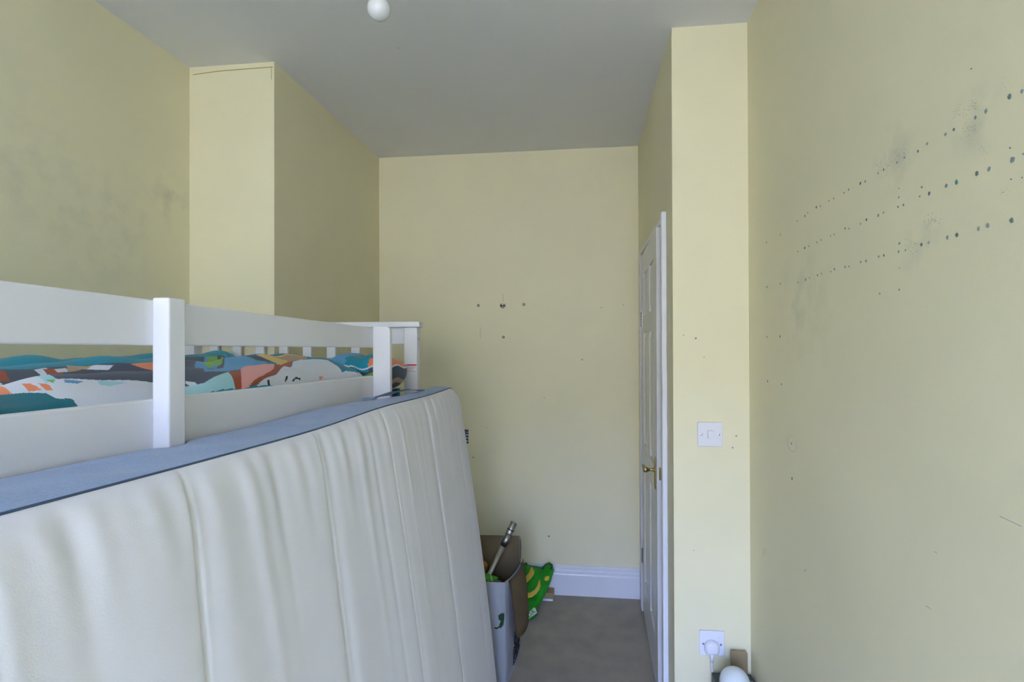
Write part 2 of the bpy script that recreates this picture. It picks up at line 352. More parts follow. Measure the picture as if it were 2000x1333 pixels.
# filled oval patch and scratches
bm = bmesh.new()
c = on(1547, 867, 'x', XR); ring = [c+Vector((-0.0003, 0.034*math.cos(k*PI/12), 0.021*math.sin(k*PI/12))) for k in range(25)]
tube(bm, ring, 0.0006, 5, cap=False); finish('filler_ring', bm, mat('filler_ring', (0.5, 0.47, 0.36, 1), 0.9), wall_right)
for (xa, ya, xb, yb) in ((1491,1072,1491,1088),(1495,1070,1495,1084),(1808,1184,1818,1190),(1953,1009,1995,1029),(1825,1078,1831,1082)):
    bm = bmesh.new(); tube(bm, [on(xa, ya, 'x', XR), on(xb, yb, 'x', XR)], 0.0005, 5); finish('scratch', bm, M_crack if xa < 1500 else mat('scratch_grey', (0.45, 0.46, 0.42, 1), 0.9), wall_right)
# pier spots
for (px, py, r) in ((1359,661,2.0),(1335,655,1.2),(1438,852,1.8),(1431,875,1.8),(1375,698,1),(1355,1076,1)): disc_on('y', YR, px, py, r, M_inkgrey, wall_pier, 'pin_hole')
# small marks on the back wall
for (px, py, r) in ((1137,703,1.5),(1063,778,1),(1072,1048,2),(924,894,1.5),(1174,601,1),(1218,596,1),(950,836,1)): disc_on('y', YB, px, py, r, M_inkgrey, wall_back, 'pin_hole')
for (xa, ya, xb, yb) in ((982,574,983,590),(938,640,938,662)):
    bm = bmesh.new(); tube(bm, [on(xa, ya, 'y', YB), on(xb, yb, 'y', YB)], 0.0009, 5); finish('scratch', bm, mat('scratch_olive', (0.42, 0.40, 0.25, 1), 0.9), wall_back)
c = on(778, 94, 'z', H); bm = bmesh.new(); lathe(bm, [(0.0025, -0.0008), (0.0025, 0.0002)], c, 'z', 10); finish('ceiling_spot', bm, M_inkgrey, ceiling)

# three wall plugs round a torn bracket mark
for (px, py, lab) in ((934,597,'dark round screw hole plug in cream back wall, left of the torn bracket mark'),
                      (1023,595,'dark round screw hole plug in cream back wall, right of the torn bracket mark'),
                      (983,659,'dark round screw hole plug in cream back wall, lowest of three, under the bracket mark')):
    c = on(px, py, 'y', YB-0.0008); t = thing('wall_plug', c, lab, 'wall plug', 'plugs left in the back wall')
    bm = bmesh.new(); n = 16; R = [(0.0040, -0.001), (0.0074, -0.001), (0.0080, 0.0007)]
    rings = [[bm.verts.new(c+Vector((r*math.cos(k*2*PI/n), h_, r*math.sin(k*2*PI/n)))) for k in range(n)] for r, h_ in R]
    for i in range(2):
        for k in range(n): bm.faces.new((rings[i][k], rings[i][(k+1) % n], rings[i+1][(k+1) % n], rings[i+1][k]))
    finish('collar', bm, M_dark, t)
    bm = bmesh.new(); lathe(bm, [(0.0026, 0.0006), (0.0026, -0.0006)], c, 'y', 12); finish('screw', bm, M_steel, t)
c = on(982, 598, 'y', YB-0.0005)
bm = bmesh.new()
for dx, h0, h1, w in ((-0.013, -0.006, 0.012, 0.003), (-0.008, -0.014, 0.014, 0.004), (-0.001, -0.012, 0.004, 0.002), (0.004, -0.015, 0.013, 0.0035), (0.010, -0.004, 0.010, 0.003), (0.013, -0.01, 0.013, 0.002)):
    box(bm, c.x+dx-w/2, c.x+dx+w/2, YB-0.002, YB+0.001, c.z+h0, c.z+h1)
box(bm, c.x-0.018, c.x+0.015, YB-0.0016, YB+0.001, c.z-0.002, c.z+0.003)
finish('bracket_scar', bm, M_dark, wall_back)

# ---------------------------------------------------------------- bunk bed
bed = thing('bunk_bed', (-1.12, 1.06, 0), 'white bunk bed along the left wall with slatted head end', 'bed')
SL = -0.0125
def board(name, x0, x1, y0, y1, za, zb, ta=None, tb=None, bev=0.003, m=M_bed):
    """board along Y: bottom za and top zb at y0; ta, tb at y1"""
    bm = bmesh.new(); vs = box(bm, x0, x1, y0, y1, za, zb)
    if ta is not None:
        for v in vs:
            if v.co.y > (y0+y1)/2: v.co.z = ta if v.co.z < (za+zb)/2 else tb
    bmesh.ops.bevel(bm, geom=list(bm.edges), offset=bev, segments=3, affect='EDGES', profile=0.5)
    return finish(name, bm, m, bed)
RX = -0.655
board('guard_rail', RX-0.018, RX, 0.10, 1.70, 1.457, 1.533, 1.4405, 1.5035)
board('guard_rail', RX-0.018, RX, 0.10, 1.70, 1.225, 1.378, 1.205, 1.3515)
board('guard_post', RX-0.002, -0.6285, 0.785, 0.822, 0.90, 1.5235)
# ladder stile with a rounded top corner
bm = bmesh.new(); x0, x1, zt, r = RX-0.001, -0.6005, 1.507, 0.014
pl = [(x0, 0.0), (x1, 0.0)]+[(x1-r+r*math.cos(a), zt-r+r*math.sin(a)) for a in np.linspace(0, PI/2, 7)]+[(x0, zt)]
sheet(bm, [(p[0], 1.701, p[1]) for p in pl], -0.019); finish('ladder_stile', bm, M_bed, bed)
# head end
HY0, HY1 = 2.045, 2.090
part('bed_post', M_bed, bed, (-0.667, -0.6165, HY0, HY1, 0.0, 1.515), bev=0.002)
part('bed_post', M_bed, bed, (-1.578, -1.528, HY0, HY1, 0.0, 1.515), bev=0.002)
part('top_cap', M_bed, bed, (-1.582, -0.604, HY0-0.012, HY1, 1.5155, 1.5365), bev=0.003)
part('head_rail', M_bed, bed, (-1.5275, -0.6675, HY0+0.012, HY1-0.01, 1.452, 1.515), bev=0.002)
part('head_rail', M_bed, bed, (-1.5275, -0.6675, HY0+0.012, HY1-0.01, 1.06, 1.20), bev=0.002)
xs = [-0.867-k*0.0985 for k in range(6)]+[-0.867-0.0985*6]
for x in xs: part('slat', M_bed, bed, (x-0.0175, x+0.0175, HY0+0.018, HY0+0.032, 1.2005, 1.4515), bev=0.0015)
part('bed_post', M_bed, bed, (-0.667, -0.6165, 0.055, 0.10, 0, 1.53), bev=0.002)
part('bed_post', M_bed, bed, (-1.578, -1.528, 0.055, 0.10, 0, 1.53), bev=0.002)
board('side_rail', -1.578, -1.560, 0.101, HY0-0.001, 1.05, 1.30)
part('bed_base', M_bed, bed, (-1.559, RX-0.019, 0.12, HY0-0.002, 1.16, 1.185))
board('side_rail', RX-0.018, RX, 0.101, HY0-0.001, 1.06, 1.20)
c = on(818, 662, 'x', -0.6165); bm = bmesh.new(); lathe(bm, [(0.0045, -0.001), (0.0045, 0.001)], c, 'x', 14); finish('bolt', bm, M_brass, bed)
# warning sticker on the post
c = on(802, 716, 'y', HY0)
st = part('sticker', M_plastic, bed, (-0.664, -0.6175, HY0-0.0008, HY0, 1.338, 1.379), bev=0)
part('sticker_band', M_red, st, (-0.655, -0.6185, HY0-0.0014, HY0-0.0008, 1.3705, 1.3755), bev=0)
for k in range(4):
    part('sticker_line', M_red if k != 1 else M_dark, st, (-0.663, -0.622-0.006*(k % 3), HY0-0.0012, HY0-0.0008, 1.3655-k*0.0055-0.0007, 1.3655-k*0.0055+0.0005), bev=0)
part('sticker_line', M_dark, st, (-0.664, -0.657, HY0-0.0014, HY0-0.0008, 1.370, 1.3735), bev=0)

# bed mattress under the duvet
bmx = thing('bunk_mattress', (-1.12, 1.08, 1.185), 'white mattress on the bunk bed base under the patterned duvet', 'mattress')
part('mattress_body', M_cover, bmx, (-1.555, -0.678, 0.125, 2.02, 1.186, 1.248), bev=0.015, smooth=False)

# ---------------------------------------------------------------- duvet
def duvet_z(X, Y, tuck=1):
    Y = np.asarray(Y, float); X = np.asarray(X, float)
    w1 = 0.010*np.sin(Y*7.1+0.6)+0.006*np.sin(Y*15.3+2); w2 = 0.012*np.sin(Y*5.2+2.2)+0.007*np.sin(Y*11+1)
    g = lambda c, s: np.exp(-((X-c)/s)**2)
    z = 1.362 + (0.036+w1*0.6)*g(-0.80+w2, 0.075) + (0.048+w2*0.5)*g(-1.06+w1*2, 0.095) + (0.050+w1*0.5)*g(-1.36+w2*2, 0.11)
    z = z + 0.004*np.sin(X*31+Y*9)+0.003*np.sin(X*17-Y*23+1)+0.002*np.sin(Y*41+X*12)
    z = z + 0.008*np.clip((Y-0.9)/0.8, 0, 1) - SL*0
    mk = 1/(1+np.exp(-(X+0.955)/0.008))/(1+np.exp(-(Y-1.735)/0.008))*tuck; z = z*(1-mk)+1.287*mk
    e = np.minimum((-0.690-X)/0.035, 1); e = e*(1-mk)+mk; z = z-0.05*(1-np.sqrt(np.clip(1-(1-np.clip(e, 0, 1))**2, 0, 1)))
    e2 = np.clip((2.025-Y)/0.09, 0, 1)*(1-mk)+mk; z = z-0.07*(1-np.sqrt(np.clip(1-(1-e2)**2, 0, 1)))
    return z
def duvet_hit(px, py):
    d = MR @ np.array([(px-1000)/F, -(py-666.5)/F, 1.0]); t = np.linspace(0.6, 2.4, 3600)
    P = np.array([0, 0, CAMZ])[None]+d[None]*t[:, None]
    ok = (P[:, 0] < -0.69) & (P[:, 0] > -1.55) & (P[:, 1] < 2.02)
    gap = P[:, 2]-duvet_z(P[:, 0], P[:, 1], 0); gap[~ok] = 9
    hit = np.where(gap < 0)[0]
    i = hit[0] if len(hit) else int(np.argmin(gap)); return (P[i, 0], P[i, 1])
TEAL, SEA, CHAR, WHI, ORA, BRN, PNK, SKY_, LIM, YEL, TAN, BLK, MINT, MIDB = [srgb(*c)[:3] for c in
 ((15,140,160), (0,105,115), (72,80,92), (232,238,245), (240,140,90), (160,78,35), (240,170,160), (150,215,225), (120,180,70), (235,200,110), (190,160,125), (18,20,18), (175,225,230), (95,160,200))]
prints = [  # painted in order, each polygon given where it shows on the cloth
 (CHAR, [(0,722),(60,722),(130,716),(180,713),(260,711),(300,712),(300,750),(240,745),(180,743),(110,741),(0,746)]),
 (BRN, [(0,724),(8,725),(20,745),(0,746)]),
 (WHI, [(66,723),(90,719),(112,731),(96,735),(78,732)]), (BRN, [(84,722),(108,720),(124,728),(108,734),(92,732)]), (WHI, [(106,722),(128,719),(134,727),(112,728)]),
 (TAN, [(130,714),(170,716),(190,713),(218,714),(205,722),(160,722),(132,727)]), (WHI, [(180,714),(222,714),(212,723),(170,722)]),
 (ORA, [(255,712),(300,708),(300,724),(280,720)]),
 (WHI, [(0,746),(110,741),(200,743),(300,748),(300,780),(0,808)]),
 (MINT, [(0,747),(110,741),(90,750),(0,752)]), (LIM, [(88,743),(108,742),(104,749)]), (MIDB, [(125,742),(165,746),(150,750),(126,748)]),
 (MINT, [(190,743),(248,748),(215,755),(195,752)]),
 (ORA, [(0,755),(8,757),(24,770),(0,772)]), (ORA, [(42,750),(68,750),(82,762),(56,766)]), (WHI, [(60,750),(70,750),(94,763),(86,764)]), (ORA, [(74,749),(94,751),(104,763),(90,763)]),
 (SEA, [(0,772),(50,768),(92,769),(110,778),(140,780),(152,794),(0,812)]), (WHI, [(92,769),(110,769),(128,781),(108,779)]),
 (CHAR, [(360,698),(400,698),(430,712),(440,760),(360,762)]), (MIDB, [(400,697),(440,692),(520,702),(540,720),(480,725),(400,730),(380,715)]),
 (LIM, [(405,697),(425,694),(432,708),(410,720),(398,712)]), (CHAR, [(424,694),(440,696),(438,712),(420,722),(405,722),(428,706)]),
 (LIM, [(432,697),(438,700),(434,710),(424,716)]), (CHAR, [(470,690),(520,694),(530,708),(500,704)]), 
 (YEL, [(500,694),(560,692),(600,696),(590,708),(540,710),(520,702)]), (TAN, [(530,696),(560,694),(600,697),(596,702),(560,704)]),
 (CHAR, [(360,735),(420,726),(470,722),(500,720),(440,740),(400,755),(375,750)]), (WHI, [(362,745),(380,747),(392,757),(386,760),(362,750)]),
 (MINT, [(360,756),(400,748),(448,726),(458,740),(460,760),(360,775)]),
 (BRN, [(446,727),(470,722),(476,736),(472,760),(460,762)]), (PNK, [(470,722),(550,710),(545,722),(520,732),(500,744),(486,756),(472,760)]),
 (BRN, [(545,710),(572,707),(568,716),(545,728),(520,742),(500,754),(486,757),(496,744),(515,734),(535,720)]),
 (WHI, [(572,707),(610,702),(640,704),(660,716),(668,728),(720,722),(720,740),(500,757),(540,732),(570,716)]),
 (BLK, [(522,742),(526,742),(527,752),(523,752)]), (BLK, [(559,735),(562,735),(561,744),(556,746)]), (BLK, [(570,744),(578,737),(588,740),(586,743),(578,740),(572,747)]),
 (ORA, [(623,736),(631,736),(628,742),(624,742)]), (TEAL, [(664,710),(700,709),(718,712),(712,728),(680,726),(668,722)]),
 (TAN, [(700,726),(726,714),(726,734),(712,734)]), (BRN, [(716,722),(726,716),(726,722)]),
]
n_u, n_v = 520, 1100
Xg = np.linspace(-1.553, -0.676, n_u); Yg = np.linspace(0.13, 2.024, n_v); XX, YY = np.meshgrid(Xg, Yg, indexing='ij')
ZZ = duvet_z(XX, YY)
me = grid_mesh('duvet', np.stack([XX, YY, ZZ], 2))
fx = (XX[:-1, :-1]+XX[1:, 1:]).ravel()/2; fy = (YY[:-1, :-1]+YY[1:, 1:]).ravel()/2
cols = np.tile(np.array(TEAL+(1,)), (len(fx), 1))
def inside(poly, x, y):
    r = np.zeros(len(x), bool); j = len(poly)-1
    for i in range(len(poly)):
        (xi, yi), (xj, yj) = poly[i], poly[j]
        r ^= ((yi > y) != (yj > y)) & (x < (xj-xi)*(y-yi)/(yj-yi+1e-12)+xi); j = i
    return r
for col, poly in prints:
    w = [duvet_hit(*p) for p in poly]; cols[inside(w, fx, fy)] = col+(1,)
# the print goes on past what the photograph shows: repeated mirrored towards the foot end
cg = cols.reshape(n_u-1, n_v-1, 4); yc = (Yg[:-1]+Yg[1:])/2
for i in range(n_u-1):
    yl = 0.85*abs(Xg[i]); jj = np.where(yc < yl)[0]
    src_ = np.clip(np.searchsorted(yc, 2*yl-yc[jj]), 0, n_v-2); cg[i, jj] = cg[i, src_].copy()
cols = cg.reshape(-1, 4)
# far end roll and the strip past the ladder
for col, x0, x1, y0, y1 in ((ORA, -0.95, -0.68, 1.86, 1.93), (CHAR, -0.95, -0.67, 1.93, 2.0), (LIM, -0.80, -0.72, 1.95, 1.985), (TEAL, -0.95, -0.67, 2.0, 2.03)):
    cols[(fx > x0) & (fx < x1) & (fy > y0) & (fy < y1)] = col+(1,)
ca = me.color_attributes.new('print', 'FLOAT_COLOR', 'CORNER'); ca.data.foreach_set('color', np.repeat(cols, 4, axis=0).ravel().astype(np.float32))
M_duvet = mat('printed_cotton', (1, 1, 1, 1), rough=0.85, sheen=0.1, bump=0.15, bscale=120); nt = M_duvet.node_tree
at = nt.nodes.new('ShaderNodeAttribute'); at.attribute_name = 'print'; nt.links.new(at.outputs['Color'], nt.nodes['Principled BSDF'].inputs['Base Color'])
duvet = link('duvet', me, M_duvet, None, True)
so = duvet.modifiers.new('thick', 'SOLIDIFY'); so.thickness = 0.035; so.offset = -1
tag(duvet, 'crumpled duvet in teal, white, orange and charcoal print on the upper bunk', 'duvet')
# rolled end of the duvet sticking out by the ladder gap: a pillow end in the same print
pw = thing('pillow', (-0.80, 1.90, 1.32), 'rolled dark and orange printed pillow end at the head of the upper bunk', 'pillow')
nu, nv = 160, 160; P = np.zeros((nu, nv, 3)); U = np.linspace(0, 2*PI, nu); V = np.linspace(-PI/2, PI/2, nv)
def sp(t, e): return np.sign(t)*np.abs(t)**e
for i, u in enumerate(U):
    P[i, :, 0] = -0.775+0.158*sp(np.cos(V), 0.6)*sp(np.cos(u), 0.7)
    P[i, :, 1] = 1.885+0.130*sp(np.cos(V), 0.6)*sp(np.sin(u), 0.7)
    P[i, :, 2] = 1.353+0.062*np.sin(V)+0.006*np.sin(P[i, :, 0]*60)
P -= np.array([-0.80, 1.90, 1.32]); me = grid_mesh('pillow_case', P)
cen = np.array([p.center[:] for p in me.polygons])+np.array([-0.80, 1.90, 1.32])
cc = np.tile(np.array(CHAR+(1,)), (len(cen), 1)); sw = 0.006*np.sin(cen[:, 0]*70+cen[:, 1]*40); cc[cen[:, 2]+sw > 1.377] = ORA+(1,); cc[(cen[:, 2] > 1.405)] = TEAL+(1,); cc[(cen[:, 0] < -0.70+sw) & (cen[:, 2] > 1.36)] = TEAL+(1,); cc[(cen[:, 0] < -0.78+sw) & (cen[:, 2] > 1.36)] = MIDB+(1,)
cc[(cen[:, 2]+sw < 1.377) & (cen[:, 2]+sw > 1.372)] = WHI+(1,); cc[(cen[:, 2]+sw < 1.355) & (cen[:, 2]+sw > 1.338) & (cen[:, 0] < -0.645)] = LIM+(1,); cc[(cen[:, 2]+sw < 1.332) & (cen[:, 2]+sw > 1.315)] = TAN+(1,); cc[cen[:, 2] < 1.308] = BLK+(1,)
ca = me.color_attributes.new('print', 'FLOAT_COLOR', 'CORNER'); ca.data.foreach_set('color', np.repeat(cc, 4, axis=0).ravel().astype(np.float32))
link('pillow_case', me, M_duvet, pw, True)

# ---------------------------------------------------------------- leaning mattress
MT = thing('foam_mattress', (-0.45, 1.2, 0), 'large white foam mattress with blue side panel, standing on its edge against the bunk bed', 'mattress')
Y0, Y1, RC = 0.10, 2.215, 0.075
def ztop(Y): return 1.300-0.012*(Y-0.2)-0.006*np.exp(-((Y-1.1)/0.25)**2)+0.003*np.sin(Y*6)
def lean(zn): return -0.335-0.165*zn+0.012*np.sin(zn*PI)
def round_yz(Y, zn, h=1.29):
    """rounds the outline corners of the panel: (Y, z 0..h)"""
    z = zn*h; cy = np.clip(Y, Y0+RC, Y1-RC); cz = np.clip(z, RC, h-RC); dy, dz = Y-cy, z-cz
    m_ = np.maximum(np.abs(dy), np.abs(dz)); L_ = np.hypot(dy, dz); s = np.where(L_ > 1e-9, m_/np.maximum(L_, 1e-9), 1)
    return cy+dy*s, (cz+dz*s)/h
seams = [0.30, 0.65, 1.01, 1.36, 1.72, 2.07]
def front_disp(Y, zn):
    d = np.zeros_like(Y); top = (1-zn)*1.29
    e = np.minimum(np.minimum(top, zn*1.29)/0.09, np.minimum(Y-Y0, Y1-Y)/0.035); e = np.clip(e, 0, 1)
    puff = 0.022*np.sqrt(np.clip(1-(1-e)**2, 0, 1))
    for s in seams:
        sy = s+0.003*np.sin(zn*4+s*5)-(0.10 if s < 0.8 else 0.07 if s < 1.2 else 0.0)*(1-zn)*np.exp(-(1-zn)*0.6)
        d += -0.0065*np.exp(-((Y-sy)/0.0045)**2)-0.004*np.exp(-((Y-sy-0.012)/0.022)**2)
    ph = Y*1.0+0.05*zn*np.sin(Y*3)
    fall = np.exp(-top/0.075); d += fall*(0.0030*np.sin(ph*95+2*np.sin(Y*9))+0.0018*np.sin(ph*151+1.5*np.sin(Y*5+1)))*(0.4+0.6*np.sin(Y*4.3)**2)
    fall2 = np.exp(-top/0.45); d += fall2*(0.0011*np.sin(ph*46+1.3*np.sin(Y*7+zn*1.5))*(0.5+0.5*np.sin(Y*3.3+0.5)))
    far = np.clip((Y-1.0)/0.5, 0, 1); d += far*0.0008*np.sin(ph*62+zn*1.2)*(0.4+0.6*zn)
    d += 0.0018*np.sin(ph*19+0.8+zn*0.6)*(1-0.4*far)*(0.35+0.65*zn)
    d += 0.003*np.sin(ph*8+2.0+zn*1.4)
    for (fy, w_, a_, zf) in ((0.285, 0.016, 0.012, 0.35), (0.41, 0.012, 0.008, 0.25), (0.78, 0.02, 0.009, 0.3), (0.845, 0.014, -0.006, 0.2), (1.17, 0.016, 0.010, 0.30), (1.245, 0.012, -0.007, 0.5), (1.45, 0.012, 0.006, 0.6), (1.55, 0.010, -0.005, 0.7), (1.62, 0.010, 0.004, 0.7)):
        d += 0.45*a_*np.exp(-((Y-fy-0.03*(1-zn))/w_)**2)*np.exp(-top/zf/1.0)*np.clip(top/0.03, 0, 1)
    fw = 1-0.55*np.clip((Y-1.35)/0.2, 0, 1); d = np.where(np.abs(d) < 0.0052, d*fw, d)
    d = np.where(d < 0, d, d*0.8)
    return puff+d*np.clip(e*2.5, 0, 1)
nY, nZ = 620, 190
Yu = np.linspace(Y0, Y1, nY); Zu = 1-np.linspace(0, 1, nZ)**1.0
YY, ZN = np.meshgrid(Yu, Zu, indexing='ij')
disp = front_disp(YY, ZN); Yr, Zr = round_yz(YY, ZN)
edge_wave = 0.003*np.sin(Yr*38)*np.exp(-(1-ZN)/0.02)
Xf = lean(Zr)-0.014+disp; Pf = np.stack([Xf, Yr, Zr*ztop(Yr)+0.001+edge_wave*0], 2)
off = np.array(MT.location[:])
link('cover_front', grid_mesh('cover_front', Pf-off), M_cover, MT, True)
# side panel: strip round the outline, blue
def back_x(Y, zn):
    base = np.interp(Y, [0, 1.30, 1.55, 1.66, 2.3], [-0.151, -0.151, -0.110, -0.082, -0.082])
    base = base + 0.026*np.exp(-((Y-0.803)/0.035)**4)
    return base*np.where(zn > 0.6, 1, 1)
per = []
nseg = 260
for t in np.linspace(0, 1, nseg): per.append((Y0+(Y1-Y0)*t, 1.0))
for t in np.linspace(0, 1, 120)[1:]: per.append((Y1, 1-t))
for t in np.linspace(0, 1, nseg)[1:]: per.append((Y1-(Y1-Y0)*t, 0.0))
for t in np.linspace(0, 1, 120)[1:]: per.append((Y0, t))
per = np.array(per); pY, pZ = round_yz(per[:, 0], per[:, 1]); nw = 26; S_ = np.linspace(0, 1, nw)
PB = np.zeros((len(per), nw, 3)); fd = front_disp(per[:, 0], per[:, 1])
for j, s in enumerate(S_):
    xf = lean(pZ)-0.014+fd; xb = lean(pZ)+back_x(pY, pZ)
    PB[:, j, 0] = xf+(xb-xf)*s
    bulge = 0.006*math.sin(s*PI)+0.0020*np.sin(pY*24+s*7)*math.sin(s*PI)+0.0016*np.sin(pY*57+s*3)*math.sin(s*PI)
    PB[:, j, 1] = pY+np.where(np.abs(pY-(Y0+Y1)/2) > (Y1-Y0)/2-0.03, np.sign(pY-1.1)*bulge, 0)
    PB[:, j, 2] = pZ*ztop(pY)+0.001+np.where(pZ > 0.95, bulge+0.004*s, 0)
link('side_panel', grid_mesh('side_panel', PB-off), M_blue, MT, True)
Pb = Pf.copy()[::6, ::4]; Yb_, Zb_ = Yr[::6, ::4], Zr[::6, ::4]; Pb[:, :, 0] = lean(Zb_)+back_x(Yb_, Zb_)
link('cover_back', grid_mesh('cover_back', Pb-off), M_cover, MT, True)
# piping along the front edge
bm = bmesh.new(); k = [i for i in range(0, nseg+119, 1)]
tube(bm, [Vector(PB[i, 0])+Vector((0.0003, 0, 0.0006)) for i in k], 0.0015, 6); finish('piping', bm, M_navy, MT, True)
# handle strap sewn to the blue panel near the far end
def top_pt(Y, s, up=0.0):
    i = int(np.argmin(np.abs(PB[:nseg, 0, 1]-Y))); j = s*(nw-1); a_, b_ = PB[i, int(j)], PB[i, min(int(j)+1, nw-1)]
    p = a_+(b_-a_)*(j-int(j)); return Vector((p[0], Y, p[2]+up))
bm = bmesh.new(); rows_ = []
for t in np.linspace(0, 1, 24):
    Y = 1.50+0.42*t; lift = 0.003+0.012*math.sin(PI*t)
    A_, B_ = top_pt(Y, 0.60, lift), top_pt(Y, 0.86, lift+0.004*math.sin(PI*t))
    rows_.append([bm.verts.new(A_), bm.verts.new((A_+B_)/2+Vector((0, 0, 0.001))), bm.verts.new(B_)])
for i in range(23):
    for k_ in range(2): bm.faces.new((rows_[i][k_], rows_[i+1][k_], rows_[i+1][k_+1], rows_[i][k_+1]))
bmesh.ops.solidify(bm, geom=list(bm.faces), thickness=0.002)
strap = finish('handle_strap', bm, M_bluedark, MT, True); strap['label'] = 'blue webbing carrying strap'
for Y in (1.492, 1.90):
    bm = bmesh.new(); a_ = top_pt(Y, 0.58, 0.001); b_ = top_pt(Y, 0.88, 0.001)
    box(bm, b_.x, a_.x, Y, Y+0.03, a_.z+0.001, a_.z+0.0045, bev=0.001); finish('stitched_patch', bm, M_bluedark, strap)
# black woven tag on the far end edge
i = int(np.argmin(np.abs(Yu-2.20)))
c = on(913.5, 853, 'y', 2.222); zc = c.z; fx_ = c.x
tg = part('brand_tag', M_black, MT, (fx_-0.030, fx_+0.0035, 2.2165, 2.2205, zc-0.028, zc+0.028), bev=0.0006); tg['label'] = 'black woven tag with white letters'
for k_, ch in enumerate('IKEA'):
    me = text_mesh(ch, 0.013); me.transform(Matrix.Translation((fx_-0.0025, 2.2163, zc+0.018-k_*0.012)) @ Matrix.Rotation(PI/2, 4, 'X') @ Matrix.Rotation(-PI/2, 4, 'Z'))
    me.transform(Matrix.Translation(-Vector(parent_loc(tg)))); link('letter', me, M_plastic, tg)
# small dirt spot
for px, py in ((435, 1244), (516, 1131)):
    for xx in np.linspace(-0.6, -0.3, 600):
        p = on(px, py, 'x', xx); zn = p.z/1.28
        if 0 < zn < 1 and abs(xx-(lean(zn)-0.014+float(front_disp(np.array([p.y]), np.array([zn]))[0]))) < 0.0008:
            bm = bmesh.new(); lathe(bm, [(0.0014, 0.0), (0.0008, 0.0014)], p, 'x', 8); finish('speck', bm, M_inkdark, MT); break

# ---------------------------------------------------------------- ceiling lamp
c = on(740, 17, 'y', 1.40)
lamp = thing('pendant_lamp', (c.x, c.y, H), 'white round light bulb on a pendant cord under the ceiling', 'ceiling lamp')
bm = bmesh.new(); pr = [(0.0005, -0.0305)]+[(0.030*math.cos(a), 0.030*math.sin(a)) for a in np.linspace(-1.4, 0.55, 16)]+[(0.021, 0.024), (0.017, 0.033), (0.0145, 0.043), (0.0135, 0.050)]
lathe(bm, pr, c, 'z', 32); finish('bulb', bm, M_bulb, lamp, True)
bm = bmesh.new(); lathe(bm, [(0.017, 0.046), (0.019, 0.050), (0.019, 0.085), (0.015, 0.095), (0.008, 0.110), (0.004, 0.112)], c, 'z', 24); finish('lamp_holder', bm, M_plastic, lamp, True)
bm = bmesh.new(); tube(bm, [(c.x, c.y, c.z+0.111), (c.x+0.003, c.y, c.z+0.18), (c.x, c.y, H-0.02)], 0.003, 8); finish('cord', bm, M_plastic, lamp, True)
bm = bmesh.new(); lathe(bm, [(0.005, H-0.030), (0.020, H-0.026), (0.037, H-0.012), (0.039, H-0.0005)], (c.x, c.y, 0), 'z', 32); finish('ceiling_rose', bm, M_plastic, lamp, True)

# ---------------------------------------------------------------- switch and socket on the pier
c = on(1386, 848.5, 'y', YR)
sw = thing('light_switch', (c.x, YR, c.z), 'white square light switch on the narrow wall beside the door', 'light switch')
pa, pb = on(1361, 826, 'y', YR), on(1411, 871.5, 'y', YR)
part('plate', M_plastic, sw, (c.x-0.043, c.x+0.043, YR-0.009, YR-0.0005, c.z-0.043, c.z+0.043), bev=0.0025)
part('rocker_gap_shade', mat('rocker_shade_grey', (0.45, 0.46, 0.50, 1), 0.6), sw, (c.x-0.0092, c.x+0.0132, YR-0.0093, YR-0.0088, c.z-0.0142, c.z+0.0142), bev=0)  # thin grey sheet behind the rocker paints the shade along its edges
bm = bmesh.new(); vs = box(bm, c.x-0.008, c.x+0.012, YR-0.0160, YR-0.009, c.z-0.013, c.z+0.013)
for v in vs:
    if v.co.z > c.z and v.co.y < YR-0.014: v.co.y = YR-0.0105
bmesh.ops.bevel(bm, geom=list(bm.edges), offset=0.0008, segments=2, affect='EDGES'); finish('rocker', bm, M_plastic, sw)
for s in (-1, 1):
    bm = bmesh.new(); lathe(bm, [(0.004, -0.009), (0.004, -0.0096), (0.0022, -0.0100)], (c.x+s*0.030, YR, c.z), 'y', 14); finish('screw', bm, M_steel, sw)
c = on(1389.5, 1255, 'y', YR)
so_ = thing('wall_socket', (c.x, YR, c.z), 'white square wall socket near the floor on the narrow wall beside the door', 'socket')
part('plate', M_plastic, so_, (c.x-0.043, c.x+0.043, YR-0.009, YR-0.0005, c.z-0.043, c.z+0.043), bev=0.0025)
part('rocker', M_plastic, so_, (c.x+0.019, c.x+0.028, YR-0.0125, YR-0.009, c.z+0.004, c.z+0.024), bev=0.001)
for s in (-1, 1):
    bm = bmesh.new(); lathe(bm, [(0.0035, -0.009), (0.0035, -0.0096), (0.002, -0.0098)], (c.x+s*0.030, YR, c.z-0.003), 'y', 14); finish('screw', bm, M_inkdark, so_)
pg = thing('plug', (c.x-0.002, YR-0.009, c.z-0.012), 'white three pin plug with a white cable, pushed into the wall socket', 'plug')
bm = bmesh.new(); pl = [(-0.020, -0.024), (0.020, -0.024), (0.0255, -0.012), (0.0255, 0.000)]+[(0.0255*math.cos(a), 0.0235*math.sin(a)) for a in np.linspace(0.25, PI-0.25, 10)]+[(-0.0255, 0.0), (-0.0255, -0.012)]
cx_, cz_ = c.x-0.002, c.z-0.010
L_ = []
for (k_, yy) in ((1.0, -0.0092), (1.0, -0.017), (0.93, -0.025), (0.78, -0.030), (0.5, -0.032)): L_.append([bm.verts.new((cx_+p[0]*k_, YR+yy, cz_+p[1]*k_)) for p in pl])
for i in range(len(L_)-1):
    for k_ in range(len(pl)): bm.faces.new((L_[i][k_], L_[i][(k_+1) % len(pl)], L_[i+1][(k_+1) % len(pl)], L_[i+1][k_]))
